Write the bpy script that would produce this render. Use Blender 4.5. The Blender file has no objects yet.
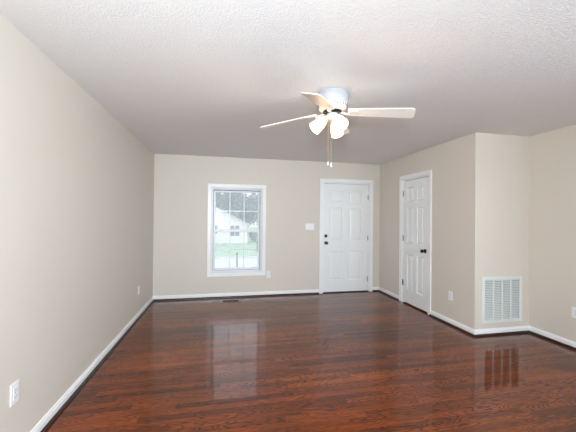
import bpy, bmesh, math, random
from mathutils import Vector, Matrix, Euler

random.seed(7)
C = bpy.context.scene
COL = C.collection
PI = math.pi
R = math.radians

# ------------------------------------------------------------------ camera
CAM_H = 1.3975
cam_d = bpy.data.cameras.new('camera')
cam = bpy.data.objects.new('camera', cam_d)
COL.objects.link(cam)
cam.location = (0, 0, CAM_H)
# level to within a third of a degree, with a slight roll
cam.matrix_world = (Matrix.Translation((0, 0, CAM_H)) @ Matrix.Rotation(R(-11.768), 4, 'Z')
                    @ Matrix.Rotation(R(90.307), 4, 'X') @ Matrix.Rotation(R(0.516), 4, 'Z'))
cam_d.sensor_width = 36
cam_d.lens = 36 * 307.6 / 576
cam_d.clip_start = 0.02
cam_d.clip_end = 500
C.camera = cam

# ------------------------------------------------------------------ world (overcast sky)
w = bpy.data.worlds.new('overcast_sky')
C.world = w
w.use_nodes = True
wn = w.node_tree
bg = wn.nodes['Background']
wtc = wn.nodes.new('ShaderNodeTexCoord')
wsx = wn.nodes.new('ShaderNodeSeparateXYZ')
wrp = wn.nodes.new('ShaderNodeValToRGB')
wrp.color_ramp.elements[0].position = 0.45
wrp.color_ramp.elements[0].color = (0.80, 0.84, 0.88, 1)
wrp.color_ramp.elements[1].position = 0.75
wrp.color_ramp.elements[1].color = (0.93, 0.97, 1.0, 1)
wmr = wn.nodes.new('ShaderNodeMapRange')
wmr.inputs[1].default_value = -1
wn.links.new(wtc.outputs['Generated'], wsx.inputs[0])
wn.links.new(wsx.outputs['Z'], wmr.inputs[0])
wn.links.new(wmr.outputs[0], wrp.inputs[0])
wn.links.new(wrp.outputs[0], bg.inputs[0])
bg.inputs[1].default_value = 1.5

# ------------------------------------------------------------------ daylight through the rear window and an added side window
def area(name, loc, rot, sx, sy, power, color, spread=180):
    d = bpy.data.lights.new(name, 'AREA')
    d.shape = 'RECTANGLE'
    d.size = sx
    d.size_y = sy
    d.energy = power
    d.color = color
    d.spread = R(spread)
    o = bpy.data.objects.new(name, d)
    o.location = loc
    o.rotation_euler = rot
    COL.objects.link(o)
    return o
YR = -1.90            # rear wall of the room, behind the camera
area('daylight_rear_window', (-0.35, YR + 0.02, 1.40), (R(90), 0, 0), 1.1, 1.3, 90, (0.80, 0.92, 1.0))
area('added_side_fill', (3.737 - 0.02, -0.95, 1.45), (R(90), 0, R(90)), 1.2, 1.3, 105, (0.68, 0.86, 1.0))  # fill lamp added out of view to brighten the left wall

# photographer's flash, bounced off the ceiling behind the camera
area('bounced_flash', (-0.10, -0.70, 1.60), (R(180 + 8), 0, 0), 0.25, 0.25, 95, (0.78, 0.91, 1.0), 110)
area('camera_flash', (-0.22, -0.62, 1.60), (R(96), 0, R(-10)), 0.16, 0.16, 36, (0.86, 0.945, 1.0), 125)

C.view_settings.view_transform = 'Standard'
C.view_settings.look = 'None'
C.view_settings.exposure = 0.24
C.view_settings.gamma = 1
C.view_settings.use_curve_mapping = False
C.cycles.use_denoising = True
C.cycles.max_bounces = 10
C.cycles.diffuse_bounces = 6
C.cycles.transparent_max_bounces = 16
C.cycles.sample_clamp_indirect = 6
C.cycles.caustics_reflective = False
C.cycles.caustics_refractive = False

# ------------------------------------------------------------------ helpers
def lin(r, g, b):
    def f(c):
        c /= 255
        return c / 12.92 if c <= 0.04045 else ((c + 0.055) / 1.055) ** 2.4
    return (f(r), f(g), f(b), 1)

class NT:
    """small node-tree writer"""
    def __init__(s, name):
        s.m = bpy.data.materials.new(name)
        s.m.use_nodes = True
        s.t = s.m.node_tree
        s.b = s.t.nodes['Principled BSDF']
        s.out = s.t.nodes['Material Output']
    def n(s, kind, **kw):
        x = s.t.nodes.new('ShaderNode' + kind)
        for k, v in kw.items():
            setattr(x, k, v)
        return x
    def l(s, a, b):
        s.t.links.new(a, b)
    def put(s, sock, v):
        if isinstance(v, bpy.types.NodeSocket):
            s.l(v, sock)
        else:
            sock.default_value = v
    def math(s, op, a, b=None, c=None):
        x = s.n('Math', operation=op)
        s.put(x.inputs[0], a)
        if b is not None: s.put(x.inputs[1], b)
        if c is not None: s.put(x.inputs[2], c)
        return x.outputs[0]
    def mix(s, f, a, b, mode='MIX'):
        x = s.n('Mix', data_type='RGBA', blend_type=mode)
        s.put(x.inputs[0], f)
        s.put(x.inputs[6], a)
        s.put(x.inputs[7], b)
        return x.outputs[2]
    def ramp(s, f, stops):
        x = s.n('ValToRGB')
        e = x.color_ramp.elements
        while len(e) < len(stops): e.new(0.5)
        for q, (p, c) in zip(e, stops):
            q.position = p
            q.color = c if len(c) == 4 else (*c, 1)
        s.l(f, x.inputs[0])
        return x.outputs[0]
    def pos(s):
        return s.n('NewGeometry').outputs['Position']
    def objco(s):
        return s.n('TexCoord').outputs['Object']
    def noise(s, vec, scale, detail=2, rough=0.5, dist=0.0, dim='3D'):
        x = s.n('TexNoise', noise_dimensions=dim)
        s.l(vec, x.inputs['Vector'])
        x.inputs['Scale'].default_value = scale
        x.inputs['Detail'].default_value = detail
        x.inputs['Roughness'].default_value = rough
        x.inputs['Distortion'].default_value = dist
        return x.outputs[0]
    def bump(s, h, strength, dist, prev=None):
        x = s.n('Bump')
        x.inputs['Strength'].default_value = strength
        x.inputs['Distance'].default_value = dist
        s.l(h, x.inputs['Height'])
        if prev: s.l(prev, x.inputs['Normal'])
        return x.outputs[0]

def mat(name, color, rough=0.5, metal=0.0, var=0.03, vscale=6, bump=0.0, bscale=200, spec=0.5, coat=0.0):
    """painted / metal surface with a faint tonal variation"""
    t = NT(name)
    nz = t.noise(t.pos(), vscale, 3)
    k = t.math('MULTIPLY_ADD', nz, 2 * var, 1 - var)
    hs = t.n('HueSaturation')
    hs.inputs['Color'].default_value = color
    t.l(k, hs.inputs['Value'])
    t.l(hs.outputs[0], t.b.inputs['Base Color'])
    t.b.inputs['Roughness'].default_value = rough
    t.b.inputs['Metallic'].default_value = metal
    t.b.inputs['Specular IOR Level'].default_value = spec
    t.b.inputs['Coat Weight'].default_value = coat
    if bump:
        t.l(t.bump(t.noise(t.pos(), bscale, 2), bump, 0.002), t.b.inputs['Normal'])
    return t.m

M = {}
M['wall'] = mat('beige_wall_paint', lin(214, 207, 197), 0.55, var=0.012, vscale=1.5, bump=0.15, bscale=260, spec=0.35)
M['trim'] = mat('white_trim_paint', lin(240, 240, 241), 0.32, var=0.01)
M['door'] = mat('white_door_paint', lin(236, 238, 239), 0.35, var=0.012)
M['plate'] = mat('white_plastic', lin(236, 236, 238), 0.3, var=0.01)
M['slot'] = mat('dark_slot', lin(140, 140, 142), 0.6)
M['vinyl'] = mat('white_vinyl', lin(228, 231, 235), 0.35, var=0.01)
M['track_shade'] = mat('grey_track_and_shade', lin(128, 132, 142), 0.5)
M['bronze'] = mat('dark_bronze_metal', lin(58, 54, 52), 0.28, metal=0.9, var=0.1)
M['nickel'] = mat('brushed_nickel', lin(150, 147, 142), 0.3, metal=0.9, var=0.05)
M['grille'] = mat('white_enamel', lin(222, 226, 224), 0.35, var=0.02)
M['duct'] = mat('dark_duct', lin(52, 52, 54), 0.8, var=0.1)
M['shoe'] = mat('dark_mahogany_moulding', lin(38, 14, 10), 0.3, var=0.2, vscale=30)
M['register'] = mat('brown_register_enamel', lin(118, 92, 78), 0.35, metal=0.3)
M['fan'] = mat('white_fan_enamel', lin(214, 213, 211), 0.3, var=0.01)
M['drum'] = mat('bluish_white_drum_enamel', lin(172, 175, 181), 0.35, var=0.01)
M['blade'] = mat('cream_white_blade', lin(240, 236, 228), 0.38, var=0.015)
M['brass'] = mat('pale_brass_chain', lin(200, 180, 145), 0.3, metal=0.8)
M['siding'] = mat('white_siding', lin(246, 236, 240), 0.7)
M['shingle'] = mat('pale_grey_shingles', lin(205, 208, 212), 0.85, var=0.1, vscale=3)
M['winglass'] = mat('dark_far_window', lin(120, 128, 136), 0.2)
M['asphalt'] = mat('pale_asphalt', lin(192, 194, 206), 0.9, var=0.06, vscale=0.8)
M['kerb'] = mat('concrete', lin(205, 206, 208), 0.9)
M['bark'] = mat('grey_bark', lin(110, 106, 104), 0.9, var=0.2)
M['iron'] = mat('dark_painted_steel', lin(62, 64, 72), 0.6)
M['bin'] = mat('dark_plum_plastic', lin(92, 84, 98), 0.6)

# ceiling: sprayed popcorn texture
t = NT('white_popcorn_ceiling')
P = t.pos()
vo = t.n('TexVoronoi')
vo.inputs['Scale'].default_value = 85
t.l(P, vo.inputs['Vector'])
n1 = t.noise(P, 115, 3, 0.6)
h = t.math('ADD', t.math('MULTIPLY', n1, 1.0), t.math('MULTIPLY', vo.outputs['Distance'], -0.55))
t.l(t.bump(h, 0.5, 0.005), t.b.inputs['Normal'])
t.b.inputs['Base Color'].default_value = lin(228, 227, 227)
t.b.inputs['Roughness'].default_value = 0.95
t.b.inputs['Specular IOR Level'].default_value = 0.1
M['ceiling'] = t.m

# floor: glossy red-oak strips running across the room (along X)
t = NT('glossy_red_oak_strips')
P = t.pos()
sx = t.n('SeparateXYZ'); t.l(P, sx.inputs[0])
X, Y = sx.outputs[0], sx.outputs[1]
SW = 0.0575
rowf = t.math('DIVIDE', Y, SW)
row = t.math('FLOOR', rowf)
vrow = t.math('SUBTRACT', rowf, row)
wr = t.n('TexWhiteNoise', noise_dimensions='1D'); t.l(row, wr.inputs['W'])
lenv = t.math('MULTIPLY_ADD', wr.outputs[0], 0.7, 0.75)
off = t.math('MULTIPLY', wr.outputs[0], 37.7)
colf = t.math('DIVIDE', t.math('ADD', X, off), lenv)
colm = t.math('FLOOR', colf)
ucol = t.math('SUBTRACT', colf, colm)
cid = t.n('CombineXYZ'); t.l(row, cid.inputs[0]); t.l(colm, cid.inputs[1])
wp = t.n('TexWhiteNoise', noise_dimensions='2D'); t.l(cid.outputs[0], wp.inputs['Vector'])
pid = wp.outputs[0]
psep = t.n('SeparateColor'); t.l(wp.outputs['Color'], psep.inputs[0])
# grain coordinates, shifted per strip
gx = t.math('MULTIPLY_ADD', pid, 91.0, t.math('MULTIPLY', X, 3.4))
gy = t.math('MULTIPLY_ADD', psep.outputs[1], 53.0, t.math('MULTIPLY', Y, 15.0))
gv = t.n('CombineXYZ'); t.l(gx, gv.inputs[0]); t.l(gy, gv.inputs[1]); t.l(t.math('MULTIPLY', pid, 20), gv.inputs[2])
low = t.noise(gv.outputs[0], 1.0, 0.6, 0.4, 0.25)
ring = t.math('SINE', t.math('MULTIPLY', low, 75.0))
ring = t.math('POWER', t.math('MULTIPLY_ADD', ring, 0.5, 0.5), 2.4)
fx = t.math('MULTIPLY', X, 9.0)
fy = t.math('MULTIPLY', Y, 210.0)
fv = t.n('CombineXYZ'); t.l(fx, fv.inputs[0]); t.l(fy, fv.inputs[1]); t.l(pid, fv.inputs[2])
fine = t.noise(fv.outputs[0], 1.0, 3, 0.6)
bx_ = t.n('CombineXYZ'); t.l(t.math('MULTIPLY', X, 0.9), bx_.inputs[0]); t.l(t.math('MULTIPLY', Y, 2.2), bx_.inputs[1])
broad = t.noise(bx_.outputs[0], 1.0, 2, 0.5)
tone = t.math('ADD', t.math('ADD', t.math('MULTIPLY', pid, 0.13), 0.04), t.math('ADD', t.math('MULTIPLY', fine, 0.46), t.math('MULTIPLY', broad, 0.34)))
base = t.ramp(tone, [(0.30, lin(42, 16, 4)), (0.45, lin(88, 37, 9)), (0.62, lin(134, 62, 16)), (0.86, lin(180, 94, 30))])
grained = t.math('MULTIPLY', ring, t.math('MULTIPLY_ADD', psep.outputs[2], 0.6, 0.3))
base = t.mix(t.math('MULTIPLY', grained, 0.95), base, lin(34, 11, 4))
# seams between strips
e1 = t.math('LESS_THAN', vrow, 0.025)
e2 = t.math('LESS_THAN', t.math('MULTIPLY', ucol, lenv), 0.0022)
seam = t.math('MAXIMUM', e1, e2)
base = t.mix(t.math('MULTIPLY', seam, 0.55), base, lin(26, 10, 7))
t.l(base, t.b.inputs['Base Color'])
t.b.inputs['Roughness'].default_value = 0.30
t.b.inputs['Specular IOR Level'].default_value = 0.05
t.b.inputs['Coat Weight'].default_value = 0.75
t.b.inputs['Coat Roughness'].default_value = 0.065
t.b.inputs['Coat IOR'].default_value = 1.5
wav = t.noise(bx_.outputs[0], 9.0, 2)
hb = t.math('ADD', t.math('MULTIPLY', wav, 0.5), t.math('MULTIPLY', pid, 0.10))
bn = t.bump(t.math('SUBTRACT', hb, t.math('MULTIPLY', seam, 0.4)), 0.25, 0.0012)
bn2 = t.bump(fine, 0.10, 0.0006, bn)
t.l(bn2, t.b.inputs['Normal'])
t.l(bn2, t.b.inputs['Coat Normal'])
M['floor'] = t.m

# window glass: clear pane with a faint reflection and whitish view haze painted in
t = NT('window_glass')
t.t.nodes.remove(t.b)
tr = t.n('BsdfTransparent'); tr.inputs[0].default_value = (0.97, 0.98, 0.98, 1)
gl = t.n('BsdfGlossy'); gl.inputs['Roughness'].default_value = 0.02
ds = t.n('BsdfTranslucent'); ds.inputs[0].default_value = (0.95, 0.97, 1.0, 1)
m1 = t.n('MixShader'); m1.inputs[0].default_value = 0.18
t.l(tr.outputs[0], m1.inputs[1]); t.l(ds.outputs[0], m1.inputs[2])
m2 = t.n('MixShader')
lw = t.n('LayerWeight'); lw.inputs[0].default_value = 0.12
t.l(t.math('MULTIPLY', lw.outputs['Fresnel'], 0.35), m2.inputs[0])
t.l(m1.outputs[0], m2.inputs[1]); t.l(gl.outputs[0], m2.inputs[2])
t.l(m2.outputs[0], t.out.inputs[0])
M['glass'] = t.m

# lit frosted lamp shade
t = NT('lit_frosted_glass')
t.b.inputs['Base Color'].default_value = lin(255, 246, 230)
t.b.inputs['Roughness'].default_value = 0.5
t.b.inputs['Emission Color'].default_value = (1.0, 0.70, 0.40, 1)
t.b.inputs['Emission Strength'].default_value = 3.2
M['shade'] = t.m

# lawn, leaves
t = NT('mown_grass')
g = t.noise(t.pos(), 1.3, 4, 0.65)
t.l(t.ramp(g, [(0.3, lin(128, 160, 136)), (0.7, lin(160, 190, 162))]), t.b.inputs['Base Color'])
t.b.inputs['Roughness'].default_value = 0.9
t.l(t.bump(t.noise(t.pos(), 40, 3), 0.5, 0.03), t.b.inputs['Normal'])
M['grass'] = t.m
def leafmat(name, a, b):
    t = NT(name)
    g = t.noise(t.pos(), 2.0, 3, 0.6)
    t.l(t.ramp(g, [(0.3, a), (0.7, b)]), t.b.inputs['Base Color'])
    t.b.inputs['Roughness'].default_value = 0.8
    return t.m
M['leaf'] = leafmat('grey_green_leaves', lin(104, 120, 116), lin(150, 166, 162))
M['hedge'] = leafmat('hedge_leaves', lin(104, 134, 116), lin(146, 176, 154))
M['shrubleaf'] = leafmat('grey_shrub_leaves', lin(120, 126, 132), lin(165, 170, 178))

# ---- mesh writing
def new_bm(): return bmesh.new()

def box(bm, x0, x1, y0, y1, z0, z1, bev=0.0):
    x0, x1 = sorted((x0, x1)); y0, y1 = sorted((y0, y1)); z0, z1 = sorted((z0, z1))
    v = [bm.verts.new((x, y, z)) for x in (x0, x1) for y in (y0, y1) for z in (z0, z1)]
    f = [(0, 1, 3, 2), (4, 6, 7, 5), (0, 4, 5, 1), (2, 3, 7, 6), (0, 2, 6, 4), (1, 5, 7, 3)]
    fs = [bm.faces.new([v[i] for i in q]) for q in f]
    if bev:
        es = list({e for q in fs for e in q.edges})
        bmesh.ops.bevel(bm, geom=es, offset=bev, segments=2, affect='EDGES', profile=0.5)
    return v

def lathe(bm, prof, n=32, mtx=None, cap0=True, cap1=True):
    """prof: list of (r, z); revolved about Z"""
    mtx = mtx or Matrix()
    rings = []
    for r, z in prof:
        rings.append([bm.verts.new(mtx @ Vector((r * math.cos(2 * PI * i / n), r * math.sin(2 * PI * i / n), z))) for i in range(n)])
    for a, b in zip(rings, rings[1:]):
        for i in range(n):
            bm.faces.new((a[i], a[(i + 1) % n], b[(i + 1) % n], b[i]))
    if cap0: bm.faces.new(list(reversed(rings[0])))
    if cap1: bm.faces.new(rings[-1])

def tube(bm, pts, rad, n=8):
    rings = []
    for i, p in enumerate(pts):
        p = Vector(p)
        d = (Vector(pts[min(i + 1, len(pts) - 1)]) - Vector(pts[max(i - 1, 0)])).normalized()
        u = d.orthogonal().normalized() if abs(d.z) < 0.9 else Vector((1, 0, 0)).cross(d).normalized()
        v = d.cross(u)
        r = rad[i] if isinstance(rad, (list, tuple)) else rad
        rings.append([bm.verts.new(p + r * (u * math.cos(2 * PI * k / n) + v * math.sin(2 * PI * k / n))) for k in range(n)])
    for a, b in zip(rings, rings[1:]):
        for i in range(n):
            bm.faces.new((a[i], a[(i + 1) % n], b[(i + 1) % n], b[i]))
    bm.faces.new(list(reversed(rings[0]))); bm.faces.new(rings[-1])

def obj(name, bm, m, parent=None, smooth=False, loc=None, rot=None):
    bmesh.ops.recalc_face_normals(bm, faces=bm.faces)
    me = bpy.data.meshes.new(name)
    bm.to_mesh(me); bm.free()
    me.materials.append(M[m] if isinstance(m, str) else m)
    if smooth:
        for p in me.polygons: p.use_smooth = True
        me.set_sharp_from_angle(angle=R(40))
    o = bpy.data.objects.new(name, me)
    COL.objects.link(o)
    if parent: o.parent = parent
    if loc: o.location = loc
    if rot: o.rotation_euler = rot
    return o

def tag(o, label, cat, group=None, kind=None):
    o['label'] = label; o['category'] = cat
    if group: o['group'] = group
    if kind: o['kind'] = kind
    return o

def empty(name, loc, rz=0.0):
    o = bpy.data.objects.new(name, None)
    o.empty_display_size = 0.1
    COL.objects.link(o)
    o.location = loc; o.rotation_euler = (0, 0, rz)
    return o

def copy_tree(o, parent=None):
    c = o.copy(); COL.objects.link(c)
    if parent: c.parent = parent
    for ch in list(o.children): copy_tree(ch, c)
    return c

# ------------------------------------------------------------------ room shell
XL, XR, XF = -1.142, 2.946, 3.737       # left wall, closet wall, far right wall
YB, YV = 5.455, 3.149                 # back wall, return wall
ZC = 2.44
T = 0.14

bm = new_bm(); box(bm, XL - T, XF + T, YR - T, YB + T, -0.12, 0)
tag(obj('floor', bm, 'floor'), 'glossy reddish brown hardwood strip floor', 'floor', kind='structure')
bm = new_bm(); box(bm, XL - T, XF + T, YR - T, YB + T, ZC, ZC + 0.12)
tag(obj('ceiling', bm, 'ceiling'), 'white popcorn textured ceiling', 'ceiling', kind='structure')

bm = new_bm(); box(bm, XL - T, XL, YR - T, YB + T, 0, ZC)
tag(obj('wall_left', bm, 'wall'), 'long plain beige wall along the left side', 'wall', kind='structure')

# back wall with window and front-door openings
WX0, WX1, WZ0, WZ1 = -0.212, 0.668, 0.434, 1.908
DX0, DX1, DZ1 = 1.797, 2.730, 2.062
bm = new_bm()
box(bm, XL, WX0, YB, YB + T, 0, ZC)
box(bm, WX0, WX1, YB, YB + T, 0, WZ0)
box(bm, WX0, WX1, YB, YB + T, WZ1, ZC)
box(bm, WX1, DX0, YB, YB + T, 0, ZC)
box(bm, DX0, DX1, YB, YB + T, DZ1, ZC)
box(bm, DX1, XR + 0.12, YB, YB + T, 0, ZC)
tag(obj('wall_back', bm, 'wall'), 'beige back wall holding the window and the front door', 'wall', kind='structure')

# closet wall with door opening, closet behind it
CY0, CY1, CZ1 = 4.000, 4.676, 2.047
bm = new_bm()
box(bm, XR, XR + 0.12, YV + 0.12, CY0, 0, ZC)
box(bm, XR, XR + 0.12, CY1, YB, 0, ZC)
box(bm, XR, XR + 0.12, CY0, CY1, CZ1, ZC)
tag(obj('wall_right', bm, 'wall'), 'beige wall holding the closet door', 'wall', kind='structure')
bm = new_bm()
box(bm, XF, XF + T, YV, YB + T, 0, ZC)
box(bm, XR + 0.12, XF, YB, YB + T, 0, ZC)
tag(obj('wall_closet', bm, 'wall'), 'inner walls of the closed closet', 'wall', kind='structure')

# return wall with the grille opening
GX0, GX1, GZ0, GZ1 = 3.078, 3.592, 0.181, 0.669
bm = new_bm()
box(bm, XR, GX0, YV, YV + 0.12, 0, ZC)
box(bm, GX1, XF, YV, YV + 0.12, 0, ZC)
box(bm, GX0, GX1, YV, YV + 0.12, 0, GZ0)
box(bm, GX0, GX1, YV, YV + 0.12, GZ1, ZC)
tag(obj('wall_return', bm, 'wall'), 'short beige wall with the air return grille', 'wall', kind='structure')
bm = new_bm()
box(bm, XF, XF + T, YR - T, -1.60, 0, ZC); box(bm, XF, XF + T, -0.30, YV, 0, ZC)
box(bm, XF, XF + T, -1.60, -0.30, 0, 0.75); box(bm, XF, XF + T, -1.60, -0.30, 2.10, ZC)  # opening made for the added side window
tag(obj('wall_side', bm, 'wall'), 'beige wall at the far right edge', 'wall', kind='structure')

# rear wall behind the camera: window and patio door openings
bm = new_bm()
for x0, x1, z0, z1 in [(XL, -0.95, 0, ZC), (-0.95, 0.25, 0, 0.70), (-0.95, 0.25, 2.10, ZC), (0.25, XF, 0, ZC)]:
    box(bm, x0, x1, YR - T, YR, z0, z1)
tag(obj('wall_rear', bm, 'wall'), 'beige wall behind the viewer with a window', 'wall', kind='structure')

def simple_window(name, w, z0, z1, loc, rz, label):
    """fixed two-light window in its own frame: x along the wall, y out of the room"""
    bm = new_bm(); q = 0.045; xm = w / 2
    box(bm, 0, q, 0.05, 0.11, z0, z1); box(bm, w - q, w, 0.05, 0.11, z0, z1)
    box(bm, q, w - q, 0.05, 0.11, z0, z0 + q); box(bm, q, w - q, 0.05, 0.11, z1 - q, z1)
    box(bm, xm - 0.02, xm + 0.02, 0.05, 0.11, z0 + q, z1 - q)
    o = tag(obj(name, bm, 'vinyl', loc=loc, rot=(0, 0, rz)), label, 'window', kind='structure')
    bm = new_bm(); box(bm, q, w - q, 0.075, 0.080, z0 + q, z1 - q)
    obj('window_pane', bm, 'glass', o)
simple_window('window_2', 1.20, 0.70, 2.10, (0.25, YR, 0), PI, 'white framed window in the wall behind the viewer')
simple_window('added_window_3', 1.30, 0.75, 2.10, (XF, -0.30, 0), R(-90), 'white framed window added out of view in the right wall to light the left wall')

# ------------------------------------------------------------------ baseboards and shoe mouldings
BH, BT = 0.080, 0.014
BASE = [(0, 0.0), (BT, 0.0), (BT, BH - 0.022), (BT * 0.62, BH - 0.012), (BT * 0.55, BH - 0.003), (BT * 0.3, BH), (0, BH)]
SH = 0.025
SHOE = [(BT, 0.0), (BT + 0.019, 0.0)] + [(BT + 0.019 * math.cos(a * PI / 10), SH * math.sin(a * PI / 10)) for a in range(1, 6)]

def strip(bm, p0, p1, nrm, prof, e0=0, e1=0):
    """prof (out, up) swept from p0 to p1; e0/e1: mitre slopes at the ends"""
    p0, p1, nrm = Vector((*p0, 0)), Vector((*p1, 0)), Vector((*nrm, 0))
    d = (p1 - p0).normalized()
    a = [bm.verts.new(p0 + nrm * o - d * (o * e0) + Vector((0, 0, u))) for o, u in prof]
    b = [bm.verts.new(p1 + nrm * o + d * (o * e1) + Vector((0, 0, u))) for o, u in prof]
    n = len(prof)
    for i in range(n): bm.faces.new((a[i], a[(i + 1) % n], b[(i + 1) % n], b[i]))
    bm.faces.new(list(reversed(a))); bm.faces.new(b)

CW = 0.062   # casing width
runs = [  # side, label bit, [(p0, p1, normal, e0, e1)]
    ('left', 'along the left wall', [((XL, YR), (XL, YB), (1, 0), -1, -1)]),
    ('back', 'under the window and beside the front door', [((XL, YB), (DX0 - CW - 0.004, YB), (0, -1), -1, 0), ((DX1 + CW + 0.004, YB), (XR, YB), (0, -1), 0, -1)]),
    ('right', 'on both sides of the closet door', [((XR, YB), (XR, CY1 + CW + 0.004), (-1, 0), -1, 0), ((XR, CY0 - CW - 0.004), (XR, YV), (-1, 0), 0, 1)]),
    ('return', 'below the air return grille', [((XR, YV), (XF, YV), (0, -1), 1, -1)]),
    ('side', 'along the far right wall', [((XF, YV), (XF, YR), (-1, 0), -1, -1)]),
]
for k, (side, where, segs) in enumerate(runs):
    bm = new_bm()
    for p0, p1, nr, e0, e1 in segs: strip(bm, p0, p1, nr, BASE, e0, e1)
    tag(obj('baseboard_' + side, bm, 'trim'), 'white baseboard ' + where, 'baseboard', kind='structure')
    bm = new_bm()
    for p0, p1, nr, e0, e1 in segs: strip(bm, p0, p1, nr, SHOE, e0, e1)
    tag(obj('trim_%d' % (k + 1), bm, 'shoe'), 'dark wood shoe moulding ' + where, 'moulding', kind='structure')

# ------------------------------------------------------------------ door casings and jambs (local frame: x right, y into wall, z up)
def casing(name, wdt, hgt, loc, rz, label, depth=0.12):
    bm = new_bm()
    def bar(x0, x1, z0, z1):
        box(bm, x0, x1, -0.017, 0.0, z0, z1, 0.003)
    r = 0.006
    bar(-CW - r + 0.006, -r + 0.006 - 0.004, 0, hgt + 0.002)
    bar(wdt + 0.004, wdt + CW, 0, hgt + 0.002)
    bar(-CW, wdt + CW, hgt + 0.004, hgt + CW)
    # raised outer back-band
    box(bm, -CW - 0.004, -CW + 0.012, -0.022, 0, 0, hgt + CW + 0.004, 0.002)
    box(bm, wdt + CW - 0.012, wdt + CW + 0.004, -0.022, 0, 0, hgt + CW + 0.004, 0.002)
    box(bm, -CW, wdt + CW, -0.022, 0, hgt + CW - 0.012, hgt + CW + 0.004, 0.002)
    # jambs
    q = 0.016
    box(bm, 0.0, q, -0.001, depth, 0, hgt); box(bm, wdt - q, wdt, -0.001, depth, 0, hgt)
    box(bm, q, wdt - q, -0.001, depth, hgt - q, hgt)
    # stops
    box(bm, q, q + 0.012, 0.062, 0.09, 0, hgt - q); box(bm, wdt - q - 0.012, wdt - q, 0.062, 0.09, 0, hgt - q)
    box(bm, q, wdt - q, 0.062, 0.09, hgt - q - 0.012, hgt - q)
    return tag(obj(name, bm, 'trim', loc=loc, rot=(0, 0, rz)), label, 'door frame', kind='structure')

def panel_door(name, w, h, stile, mid, rows, loc, rz, label, thick=0.04):
    """six-panel slab, front face at y = 0 looking to -y"""
    bm = new_bm()
    pw = (w - 2 * stile - mid) / 2
    xs = [0, stile, stile + pw, stile + pw + mid, w - stile, w]
    zs = [0] + [z for r in rows for z in r] + [h]
    def quad(pts): bm.faces.new([bm.verts.new(p) for p in pts])
    for i in range(5):
        for j in range(len(zs) - 1):
            x0, x1, z0, z1 = xs[i], xs[i + 1], zs[j], zs[j + 1]
            if i in (1, 3) and j % 2 == 1:
                prev = None
                for ins, dep in [(0, 0), (0.010, 0.010), (0.020, 0.011), (0.040, 0.002)]:
                    cur = [(x0 + ins, dep, z0 + ins), (x1 - ins, dep, z0 + ins), (x1 - ins, dep, z1 - ins), (x0 + ins, dep, z1 - ins)]
                    if prev:
                        for k in range(4): quad([prev[k], prev[(k + 1) % 4], cur[(k + 1) % 4], cur[k]])
                    prev = cur
                quad(prev)
            else:
                quad([(x0, 0, z0), (x1, 0, z0), (x1, 0, z1), (x0, 0, z1)])
    quad([(0, thick, 0), (0, thick, h), (w, thick, h), (w, thick, 0)])
    quad([(0, 0, 0), (0, 0, h), (0, thick, h), (0, thick, 0)])
    quad([(w, 0, 0), (w, thick, 0), (w, thick, h), (w, 0, h)])
    quad([(0, 0, h), (w, 0, h), (w, thick, h), (0, thick, h)])
    quad([(0, 0, 0), (0, thick, 0), (w, thick, 0), (w, 0, 0)])
    bmesh.ops.remove_doubles(bm, verts=bm.verts, dist=1e-5)
    return tag(obj(name, bm, 'door', loc=loc, rot=(0, 0, rz)), label, 'door', kind='structure')

FWD = Matrix.Rotation(R(90), 4, 'X')       # lathe axis +z -> local -y (out of the door)
def knob(parent, x, z, m):
    bm = new_bm()
    lathe(bm, [(0.032, 0.0), (0.032, 0.006), (0.027, 0.010), (0.013, 0.013), (0.011, 0.030), (0.019, 0.036), (0.027, 0.046), (0.029, 0.055), (0.026, 0.064), (0.016, 0.069)], 28,
          Matrix.Translation((x, 0, z)) @ FWD)
    return obj('door_knob', bm, m, parent, True)

def hinge(parent, x, z, m):
    bm = new_bm()
    lathe(bm, [(0.006, -0.045), (0.006, 0.045)], 12, Matrix.Translation((x, -0.006, z)))
    lathe(bm, [(0.0035, 0.045), (0.0045, 0.050), (0.002, 0.054)], 10, Matrix.Translation((x, -0.006, z)))
    box(bm, x - 0.012, x + 0.014, -0.0015, 0.0, z - 0.044, z + 0.044)
    return obj('hinge', bm, m, parent, True)

# front door
casing('trim_6', DX1 - DX0, DZ1, (DX0, YB, 0), 0, 'white casing around the front door', T)
dw = DX1 - DX0 - 2 * 0.016 - 0.008
ROWS = [(0.215, 0.760), (0.955, 1.575), (1.660, 1.895)]
front = panel_door('door_1', dw, 2.022, 0.125, 0.115, ROWS, (DX0 + 0.020, YB + 0.018, 0.018), 0, 'white six panel front door with knob and deadbolt')
knob(front, 0.048, 0.915, 'bronze')['label'] = 'dark metal door knob'
bm = new_bm()
lathe(bm, [(0.030, 0.0), (0.030, 0.008), (0.026, 0.013), (0.010, 0.016)], 28, Matrix.Translation((0.046, 0, 1.045)) @ FWD)
box(bm, 0.041, 0.051, -0.032, -0.012, 1.029, 1.061, 0.002)
obj('deadbolt', bm, 'bronze', front, True)['label'] = 'dark deadbolt above the knob'
for z in (0.22, 1.00, 1.78): hinge(front, dw + 0.002, z, 'nickel')
bm = new_bm(); box(bm, DX0 + 0.016, DX1 - 0.016, YB - 0.012, YB + T, 0.0, 0.014, 0.003)
tag(obj('trim_8', bm, 'shoe'), 'dark wood threshold under the front door', 'threshold', kind='structure')

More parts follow.
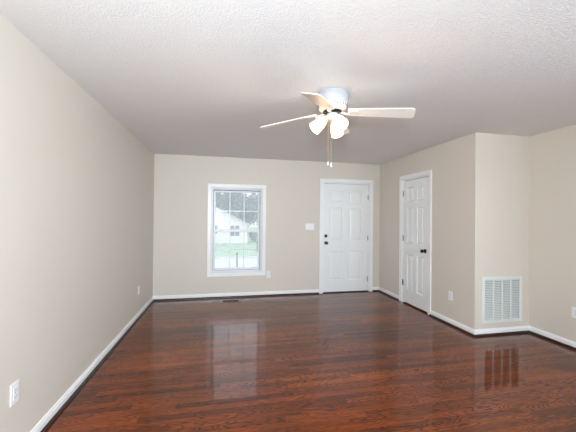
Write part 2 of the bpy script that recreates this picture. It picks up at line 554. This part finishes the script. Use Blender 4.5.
# closet door (faces -X)
casing('trim_7', CY1 - CY0, CZ1, (XR, CY1, 0), R(-90), 'white casing around the closet door', 0.12)
cw = CY1 - CY0 - 2 * 0.016 - 0.008
closet = panel_door('door_2', cw, 2.000, 0.108, 0.100, [(0.215, 0.790), (0.975, 1.560), (1.660, 1.885)], (XR + 0.004, CY1 - 0.020, 0.022), R(-90), 'narrow white six panel closet door', 0.035)
knob(closet, cw - 0.066, 0.894, 'bronze')['label'] = 'dark metal door knob'
for z in (0.312, 1.050, 1.79): hinge(closet, -0.004, z, 'bronze' if z < 0.5 else 'nickel')

# ------------------------------------------------------------------ window in the back wall
win = tag(empty('window_1', (WX0, YB, WZ0)), 'white double hung window with divided panes', 'window', kind='structure')
ww, wh = WX1 - WX0, WZ1 - WZ0
def frame4(bm, x0, x1, z0, z1, q, y0, y1, bev=0.0):
    box(bm, x0, x0 + q, y0, y1, z0, z1, bev); box(bm, x1 - q, x1, y0, y1, z0, z1, bev)
    box(bm, x0 + q, x1 - q, y0, y1, z0, z0 + q, bev); box(bm, x0 + q, x1 - q, y0, y1, z1 - q, z1, bev)
bm = new_bm()
WC = 0.060
frame4(bm, -WC, ww + WC, -WC, wh + WC, WC - 0.004, -0.017, 0.0, 0.003)
frame4(bm, -WC - 0.003, ww + WC + 0.003, -WC - 0.003, wh + WC + 0.003, 0.014, -0.021, 0.0, 0.002)
obj('window_casing', bm, 'trim', win)
bm = new_bm()
frame4(bm, 0, ww, 0, wh, 0.012, 0.0, T)
frame4(bm, 0.012, ww - 0.012, 0.012, wh - 0.012, 0.016, 0.070, 0.125)
obj('window_jamb', bm, 'vinyl', win)
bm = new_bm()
box(bm, 0.028, ww - 0.028, 0.072, 0.085, wh - 0.046, wh - 0.028)  # grey head strip: shade under the jamb top put into colour
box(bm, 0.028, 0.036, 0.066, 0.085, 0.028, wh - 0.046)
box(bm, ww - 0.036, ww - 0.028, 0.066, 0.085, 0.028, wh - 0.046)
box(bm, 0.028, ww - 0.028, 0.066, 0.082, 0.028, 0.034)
obj('sash_track_and_head_shade', bm, 'track_shade', win)
def sash(name, z0, z1, y0, y1, qb, qt):
    bm = new_bm(); q = 0.030; x0, x1 = 0.036, ww - 0.036
    box(bm, x0, x0 + q, y0, y1, z0, z1); box(bm, x1 - q, x1, y0, y1, z0, z1)
    box(bm, x0 + q, x1 - q, y0, y1, z0, z0 + qb); box(bm, x0 + q, x1 - q, y0, y1, z1 - qt, z1)
    s = obj(name, bm, 'vinyl', win)
    gx0, gx1, gz0, gz1 = x0 + q, x1 - q, z0 + qb, z1 - qt
    ym = (y0 + y1) / 2
    bm = new_bm(); box(bm, gx0, gx1, ym - 0.002, ym + 0.002, gz0, gz1)
    obj('window_pane', bm, 'glass', s)
    bm = new_bm(); g = 0.0075
    for k in (1, 2):
        x = gx0 + (gx1 - gx0) * k / 3
        box(bm, x - g, x + g, ym - 0.011, ym - 0.003, gz0, gz1)
    zc = (gz0 + gz1) / 2
    box(bm, gx0, gx1, ym - 0.012, ym - 0.004, zc - g, zc + g)
    obj('muntin_grid', bm, 'vinyl', s)
    return s
ZM = 1.156 - WZ0
sash('lower_sash', 0.034, ZM + 0.026, 0.074, 0.098, 0.036, 0.046)
sash('upper_sash', ZM - 0.016, wh - 0.046, 0.100, 0.122, 0.034, 0.026)
bm = new_bm(); xm = ww / 2
box(bm, xm - 0.03, xm + 0.03, 0.066, 0.080, ZM + 0.022, ZM + 0.030, 0.002); box(bm, xm - 0.006, xm + 0.034, 0.060, 0.068, ZM + 0.026, ZM + 0.033, 0.002)
obj('sash_lock', bm, 'vinyl', win)

# ------------------------------------------------------------------ air return grille
gr = tag(empty('air_return_grille', (GX0, YV, GZ0)), 'white louvered air return grille low on the short wall', 'vent')
gw, gh = GX1 - GX0, GZ1 - GZ0
bm = new_bm(); fq = 0.036
box(bm, -fq, 0.006, -0.009, 0, -fq, gh + fq, 0.003); box(bm, gw - 0.006, gw + fq, -0.009, 0, -fq, gh + fq, 0.003)
box(bm, 0.006, gw - 0.006, -0.009, 0, -fq, 0.004, 0.003); box(bm, 0.006, gw - 0.006, -0.009, 0, gh - 0.004, gh + fq, 0.003)
obj('frame', bm, 'grille', gr)
cx = [0.006 + (gw - 0.012) * k / 4 for k in range(5)]
for k in (1, 2, 3):
    bm = new_bm(); box(bm, cx[k] - 0.009, cx[k] + 0.009, -0.006, 0.004, 0.004, gh - 0.004)
    obj('mullion', bm, 'grille', gr)
NS = 23
for k in range(4):
    bm = new_bm()
    x0, x1 = cx[k] + (0.009 if k else 0), cx[k + 1] - (0.009 if k < 3 else 0)
    pitch = (gh - 0.008) / NS
    for j in range(NS):
        z = 0.004 + pitch * (j + 0.5)
        # each slat slopes down towards the room
        p = [(-0.003, z - 0.0060), (-0.002, z - 0.0075), (0.013, z + 0.0045), (0.012, z + 0.0060)]
        a = [bm.verts.new((x0, y, zz)) for y, zz in p]; b = [bm.verts.new((x1, y, zz)) for y, zz in p]
        for i in range(4): bm.faces.new((a[i], a[(i + 1) % 4], b[(i + 1) % 4], b[i]))
        bm.faces.new(list(reversed(a))); bm.faces.new(b)
    obj('louver_panel', bm, 'grille', gr)
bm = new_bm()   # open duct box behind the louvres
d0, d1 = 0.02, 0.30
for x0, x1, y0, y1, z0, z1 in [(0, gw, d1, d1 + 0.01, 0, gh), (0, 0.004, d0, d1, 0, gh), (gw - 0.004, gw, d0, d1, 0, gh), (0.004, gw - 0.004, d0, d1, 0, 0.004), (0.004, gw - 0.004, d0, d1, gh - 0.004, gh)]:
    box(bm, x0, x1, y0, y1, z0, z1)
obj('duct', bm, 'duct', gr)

# ------------------------------------------------------------------ wall outlets and switches
def outlet(loc, rz, label):
    o = tag(empty('wall_outlet', loc, rz), label, 'outlet')
    bm = new_bm(); box(bm, -0.036, 0.036, -0.0065, 0, -0.059, 0.059, 0.003)
    obj('cover_plate', bm, 'plate', o)
    for s in (-1, 1):
        bm = new_bm(); box(bm, -0.017, 0.017, -0.0085, -0.006, s * 0.0195 - 0.0145, s * 0.0195 + 0.0145, 0.001)
        r = obj('receptacle', bm, 'plate', o)
        bm = new_bm(); z = s * 0.0195
        box(bm, -0.0078, -0.0056, -0.0091, -0.0084, z - 0.003, z + 0.006); box(bm, 0.0056, 0.0078, -0.0091, -0.0084, z - 0.003, z + 0.006)
        box(bm, -0.002, 0.002, -0.0091, -0.0084, z - 0.009, z - 0.005)
        obj('slots', bm, 'slot', r)
    bm = new_bm(); lathe(bm, [(0.0032, 0), (0.0028, 0.001)], 10, Matrix.Translation((0, -0.0065, 0)) @ FWD)
    obj('screw', bm, 'nickel', o)
    return o
outlet((XL, 2.005, 0.400), R(90), 'white duplex outlet on the left wall nearest the viewer')
outlet((XL, 4.580, 0.378), R(90), 'white outlet on the left wall near the back corner')
outlet((0.790, YB, 0.378), 0, 'white outlet on the back wall just right of the window')
outlet((XR, 3.546, 0.383), R(-90), 'white outlet between the closet door and the wall corner')
outlet((XF, 2.628, 0.396), R(-90), 'white outlet at the far right, beyond the return grille')

sw = tag(empty('light_switch', (1.550, YB, 1.236)), 'white three toggle switch plate left of the front door', 'light switch')
bm = new_bm(); box(bm, -0.083, 0.083, -0.006, 0, -0.058, 0.058, 0.003)
obj('cover_plate', bm, 'plate', sw)
for k in (-1, 0, 1):
    bm = new_bm(); box(bm, k * 0.046 - 0.0052, k * 0.046 + 0.0052, -0.0075, -0.0055, -0.012, 0.012)
    v = box(bm, k * 0.046 - 0.0042, k * 0.046 + 0.0042, -0.017, -0.007, -0.004, 0.006)
    obj('toggle', bm, 'plate', sw)

# ------------------------------------------------------------------ floor register by the back wall
rg = tag(empty('floor_register', (0.122, 5.205, 0.0)), 'brown floor register set in the floor below the window', 'vent')
bm = new_bm(); frame4b = [(-0.16, 0.16, -0.068, -0.045), (-0.16, 0.16, 0.045, 0.068), (-0.16, -0.13, -0.045, 0.045), (0.13, 0.16, -0.045, 0.045)]
for x0, x1, y0, y1 in frame4b: box(bm, x0, x1, y0, y1, 0.0, 0.005, 0.0015)
obj('frame', bm, 'register', rg)
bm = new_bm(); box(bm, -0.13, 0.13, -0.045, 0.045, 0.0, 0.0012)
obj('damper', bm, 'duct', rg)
bm = new_bm()
for k in range(18):
    x = -0.123 + k * 0.246 / 17
    box(bm, x - 0.0022, x + 0.0022, -0.045, 0.045, 0.001, 0.0042)
box(bm, -0.13, 0.13, -0.003, 0.003, 0.001, 0.0044)
obj('bars', bm, 'duct', rg)

# ------------------------------------------------------------------ ceiling fan
fan = tag(empty('ceiling_fan', (0.882, 2.446, ZC)), 'white four blade ceiling fan with lit glass shades', 'ceiling fan')
bm = new_bm()
lathe(bm, [(0.118, 0.0), (0.119, -0.020), (0.136, -0.024), (0.140, -0.032), (0.138, -0.064), (0.134, -0.088), (0.128, -0.096)], 56)
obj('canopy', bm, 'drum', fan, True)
bm = new_bm()
lathe(bm, [(0.122, -0.094), (0.124, -0.100), (0.116, -0.128), (0.102, -0.146), (0.085, -0.150)], 56)
hs = obj('motor_housing', bm, 'blade', fan, True)
bm = new_bm()
for k in range(28):
    a = 2 * PI * k / 28
    mt = Matrix.Rotation(a, 4, 'Z') @ Matrix.Translation((0.1205, 0, -0.113)) @ Matrix.Rotation(R(16), 4, 'Y')
    vs = box(bm, -0.002, 0.0016, -0.0032, 0.0032, -0.011, 0.011)
    bmesh.ops.transform(bm, matrix=mt, verts=vs)
obj('vent_slots', bm, 'bronze', hs)
bm = new_bm()
lathe(bm, [(0.078, -0.149), (0.080, -0.156), (0.080, -0.166), (0.072, -0.170)], 40)
obj('flywheel', bm, 'bronze', fan, True)['label'] = 'dark rotor hub under the motor'
# blades: root height 2.26, tip 2.21 -> they sag a little
PITCH, TH0 = R(-13), R(-30)
for k in range(4):
    a = TH0 + k * PI / 2 - (R(3) if k == 3 else 0)
    mt = Matrix.Rotation(a, 4, 'Z') @ Matrix.Translation((0.13, 0, -0.170)) @ Matrix.Rotation(R((6.6, 1.0, 7.4, 8.2)[k]), 4, 'Y') @ Matrix.Rotation(PITCH, 4, 'X')
    bm = new_bm()
    # outline (x along the blade, half-width)
    L = 0.515
    top = []
    for i in range(9):
        x = 0.02 + (L - 0.052) * i / 8
        top.append((x, 0.052 + 0.018 * (i / 8)))
    for i in range(1, 7):
        q = i * PI / 12
        top.append((L - 0.032 + 0.032 * math.sin(q), 0.070 - 0.030 + 0.030 * math.cos(q)))
    rt = [(0.0, 0.034), (0.006, 0.046)]
    up = rt + top
    out = up + [(x, -y) for x, y in reversed(up)]
    lo = [bm.verts.new((x, y, 0.0)) for x, y in out]; hi = [bm.verts.new((x, y, 0.006)) for x, y in out]
    n = len(out)
    bm.faces.new(lo); bm.faces.new(list(reversed(hi)))
    for i in range(n): bm.faces.new((lo[i], hi[i], hi[(i + 1) % n], lo[(i + 1) % n]))
    bmesh.ops.transform(bm, matrix=mt, verts=bm.verts)
    bl = obj('fan_blade', bm, 'blade', fan)
    # blade iron: a curved arm from the hub, then a fork plate under the blade
    bm = new_bm()
    ra = Matrix.Rotation(a, 4, 'Z')
    tube(bm, [ra @ Vector(p) for p in [(0.060, 0, -0.162), (0.090, 0, -0.170), (0.112, 0, -0.182), (0.145, 0, -0.183)]], [0.010, 0.009, 0.009, 0.012], 10)
    vs = box(bm, 0.004, 0.085, -0.030, 0.030, -0.005, -0.0005, 0.0)
    for v in vs:
        if v.co.x > 0.05: v.co.y *= 0.75
    bmesh.ops.transform(bm, matrix=mt, verts=vs)
    obj('blade_iron', bm, 'fan', bl, True)
# light kit
bm = new_bm()
lathe(bm, [(0.040, -0.165), (0.046, -0.170), (0.048, -0.200), (0.042, -0.214), (0.022, -0.226), (0.008, -0.230)], 36)
lk = obj('light_kit', bm, 'fan', fan, True)
for k, ang in enumerate((178, 278, 54)):
    a = R(ang)
    tilt = R(48)
    mt = Matrix.Rotation(a, 4, 'Z') @ Matrix.Translation((0.046, 0, -0.203)) @ Matrix.Rotation(PI - tilt, 4, 'Y')
    bm = new_bm()
    lathe(bm, [(0.019, -0.012), (0.023, 0.0), (0.025, 0.014), (0.023, 0.020)], 24, mt)
    obj('shade_holder', bm, 'fan', lk, True)
    bm = new_bm()
    prof = [(0.021, 0.016), (0.026, 0.026), (0.038, 0.050), (0.046, 0.080), (0.050, 0.110), (0.0545, 0.150), (0.0525, 0.150), (0.048, 0.110), (0.044, 0.080), (0.036, 0.050), (0.024, 0.027), (0.018, 0.020)]
    lathe(bm, prof, 32, mt, cap0=False, cap1=True)
    obj('lamp_shade', bm, 'shade', fan, True)
    d = bpy.data.lights.new('bulb_light', 'SPOT')
    d.spot_size = R(165); d.spot_blend = 0.35
    d.energy = 5.5; d.color = (1.0, 0.72, 0.45); d.shadow_soft_size = 0.05
    lo_ = bpy.data.objects.new('bulb_light', d); COL.objects.link(lo_)
    lo_.parent = fan
    lo_.matrix_local = mt @ Matrix.Translation((0, 0, 0.165)) @ Matrix.Rotation(PI, 4, 'X')
# pull chains with end knobs
for px, py, zb in ((-0.046, -0.030, -0.606), (-0.022, -0.040, -0.618)):
    bm = new_bm()
    tube(bm, [(px, py, -0.205), (px, py, -0.400), (px, py, zb + 0.03)], 0.0016, 6)
    for i in range(44):
        z = -0.21 - i * 0.0083
        if z > zb + 0.03: lathe(bm, [(0.0006, 0.0026), (0.0026, 0.0), (0.0006, -0.0026)], 6, Matrix.Translation((px, py, z)))
    ch = obj('pull_chain', bm, 'brass', fan, True)
    bm = new_bm()
    lathe(bm, [(0.0025, 0.032), (0.005, 0.026), (0.0065, 0.012), (0.010, 0.0), (0.008, -0.003)], 16, Matrix.Translation((px, py, zb)))
    obj('pull_knob', bm, 'fan', ch, True)

# ------------------------------------------------------------------ outdoors, seen through the window
GZ = -1.95
bm = new_bm(); box(bm, -60, 70, 26.2, 110, GZ - 0.3, GZ)
tag(obj('lawn', bm, 'grass'), 'pale green lawn in front of the white house', 'lawn', kind='structure')
bm = new_bm(); box(bm, -60, 70, 8.0, 25.9, GZ - 0.3, GZ - 0.08)
tag(obj('street', bm, 'asphalt'), 'pale grey street below the window', 'street', kind='structure')
bm = new_bm(); box(bm, -60, 70, 25.9, 26.2, GZ - 0.3, GZ + 0.02)
tag(obj('kerb', bm, 'kerb'), 'concrete kerb between street and lawn', 'kerb', kind='structure')

# neighbour's house; front wall in the plane Y = HY
HY = 40.0
hx0, hx1 = -7.2, 3.00      # wall extent
ze, zb_ = 0.44, GZ         # eave and ground
house = tag(empty('house', (hx1, HY, GZ)), 'white gabled house across the street', 'house')
def hp(x, z): return (x - hx1, z - GZ)
xr = (hx0 + hx1) / 2
zr = ze + (hx1 - xr) * 0.52
bm = new_bm()
prof = [hp(hx0, zb_), hp(hx1, zb_), hp(hx1, ze), hp(xr, zr), hp(hx0, ze)]
a = [bm.verts.new((x, 0, z)) for x, z in prof]; b = [bm.verts.new((x, 9.0, z)) for x, z in prof]
bm.faces.new(a); bm.faces.new(list(reversed(b)))
for i in range(5): bm.faces.new((a[i], b[i], b[(i + 1) % 5], a[(i + 1) % 5]))
obj('wall', bm, 'siding', house)
for s in (-1, 1):
    bm = new_bm()
    xe = hx1 + 0.45 if s > 0 else hx0 - 0.45
    zee = ze - 0.45 * 0.52
    p0 = hp(xr, zr + 0.02); p1 = hp(xe, zee + 0.02)
    for dz in (0.0, 0.16):
        pass
    v = [bm.verts.new((x, y, z + dz)) for (x, z) in (p0, p1) for y in (-0.4, 9.4) for dz in (0.0, 0.16)]
    for q in [(0, 1, 3, 2), (4, 6, 7, 5), (0, 4, 5, 1), (2, 3, 7, 6), (0, 2, 6, 4), (1, 5, 7, 3)]: bm.faces.new([v[i] for i in q])
    obj('roof', bm, 'shingle', house)
def hwin(x0, x1, z0, z1):
    (ax, az), (bx2, bz) = hp(x0, z0), hp(x1, z1)
    bm = new_bm(); frame4(bm, ax - 0.08, bx2 + 0.08, az - 0.08, bz + 0.08, 0.10, -0.06, 0.0)
    box(bm, (ax + bx2) / 2 - 0.05, (ax + bx2) / 2 + 0.05, -0.05, 0.0, az, bz)
    f = obj('window', bm, 'siding', house)
    bm = new_bm(); box(bm, ax, bx2, -0.02, -0.005, az, bz)
    obj('pane', bm, 'winglass', f)
hwin(0.80, 1.98, -1.02, 0.33)
hwin(-1.45, -0.75, -0.70, 0.33)
hwin(-4.6, -3.2, -0.92, 0.40)
bm = new_bm(); box(bm, *[q for q in (hp(-0.55, 0)[0], hp(-0.38, 0)[0])], -1.3, -1.12, -0.4, 1.55)
obj('porch_post', bm, 'siding', house)

# leafy crowns made of many small leaf faces
def foliage(bm, cx_, cy_, cz_, rx, ry, rz_, n, size, clumps=9):
    cs = []
    for _ in range(clumps):
        d = Vector((random.gauss(0, 1), random.gauss(0, 1), random.gauss(0, 1))).normalized() * random.uniform(0.2, 0.72)
        cs.append((d, random.uniform(0.35, 0.55)))
    for _ in range(n):
        c, rr = random.choice(cs)
        d = Vector((random.gauss(0, 1), random.gauss(0, 1), random.gauss(0, 1))).normalized() * rr * random.uniform(0.6, 1)
        p = c + d
        o = Vector((cx_ + p.x * rx, cy_ + p.y * ry, cz_ + p.z * rz_))
        e = Euler((random.uniform(0, PI), random.uniform(0, PI), random.uniform(0, PI))).to_matrix()
        s = size * random.uniform(0.6, 1.3)
        vs = [bm.verts.new(o + e @ Vector(q) * s) for q in ((-0.5, 0, 0), (0, -0.28, 0.08), (0.55, 0, 0), (0, 0.28, 0.08))]
        bm.faces.new(vs)
def tree(loc, h, rx, label, m='leaf', n=2600):
    t_ = tag(empty('tree', loc), label, 'tree', 'trees behind the white house')
    bm = new_bm(); tube(bm, [(0, 0, -0.1), (0.06, 0, h * 0.25), (0.0, 0.05, h * 0.5), (0.05, 0, h * 0.8)], [0.20, 0.16, 0.12, 0.04], 8)
    for _ in range(6):
        a_ = random.uniform(0, 2 * PI); z = h * random.uniform(0.3, 0.6)
        tube(bm, [(0.03, 0, z), (math.cos(a_) * rx * 0.4, math.sin(a_) * rx * 0.4, z + h * 0.14), (math.cos(a_) * rx * 0.7, math.sin(a_) * rx * 0.7, z + h * 0.22)], [0.07, 0.05, 0.02], 6)
    obj('trunk', bm, 'bark', t_, True)
    bm = new_bm(); foliage(bm, 0, 0, h * 0.58, rx, rx, h * 0.46, n, 0.50)
    obj('foliage', bm, m, t_)
tree((-1.9, 57, GZ), 8.8, 3.0, 'leafy tree above the white roof, leftmost through the window')
tree((1.3, 64, GZ), 9.6, 3.2, 'leafy tree farther back, behind the middle of the roof slope')
tree((4.1, 56.5, GZ), 8.4, 2.9, 'leafy tree just above the low end of the white roof slope')
tree((7.6, 66, GZ), 9.6, 3.2, 'leafy tree at the right edge of the window, past the house corner')

def shrub(x, y, rx, rz_, n, m, label):
    bm = new_bm(); foliage(bm, 0, 0, rz_ * 0.8, rx, rx * 0.7, rz_, n, 0.22, 7)
    o = obj('shrub', bm, m, loc=(x, y, GZ))
    tag(o, label, 'shrub', 'shrubs by the white house')
shrub(3.95, 41.5, 0.75, 0.95, 500, 'shrubleaf', 'grey shrub right beside the white house corner')
shrub(5.0, 41.8, 0.65, 1.15, 500, 'shrubleaf', 'taller grey shrub at the right edge of the lawn')

# slim post standing by the street, small bin on the lawn
bm = new_bm()
tube(bm, [(0, 0, -0.05), (0, 0, 1.1)], 0.045, 8)
box(bm, -0.07, 0.07, -0.04, 0.04, 1.02, 1.12, 0.02)
tag(obj('street_post', bm, 'iron', loc=(0.86, 20.2, GZ - 0.08)), 'slim dark post standing by the street, in front of the lawn', 'post')
bm = new_bm()
box(bm, -0.26, 0.26, -0.3, 0.3, 0.0, 0.85, 0.04); box(bm, -0.30, 0.30, -0.34, 0.34, 0.85, 0.95, 0.03)
tag(obj('bin', bm, 'bin', loc=(3.55, 31.0, GZ)), 'small dark bin at the right end of the lawn', 'bin')
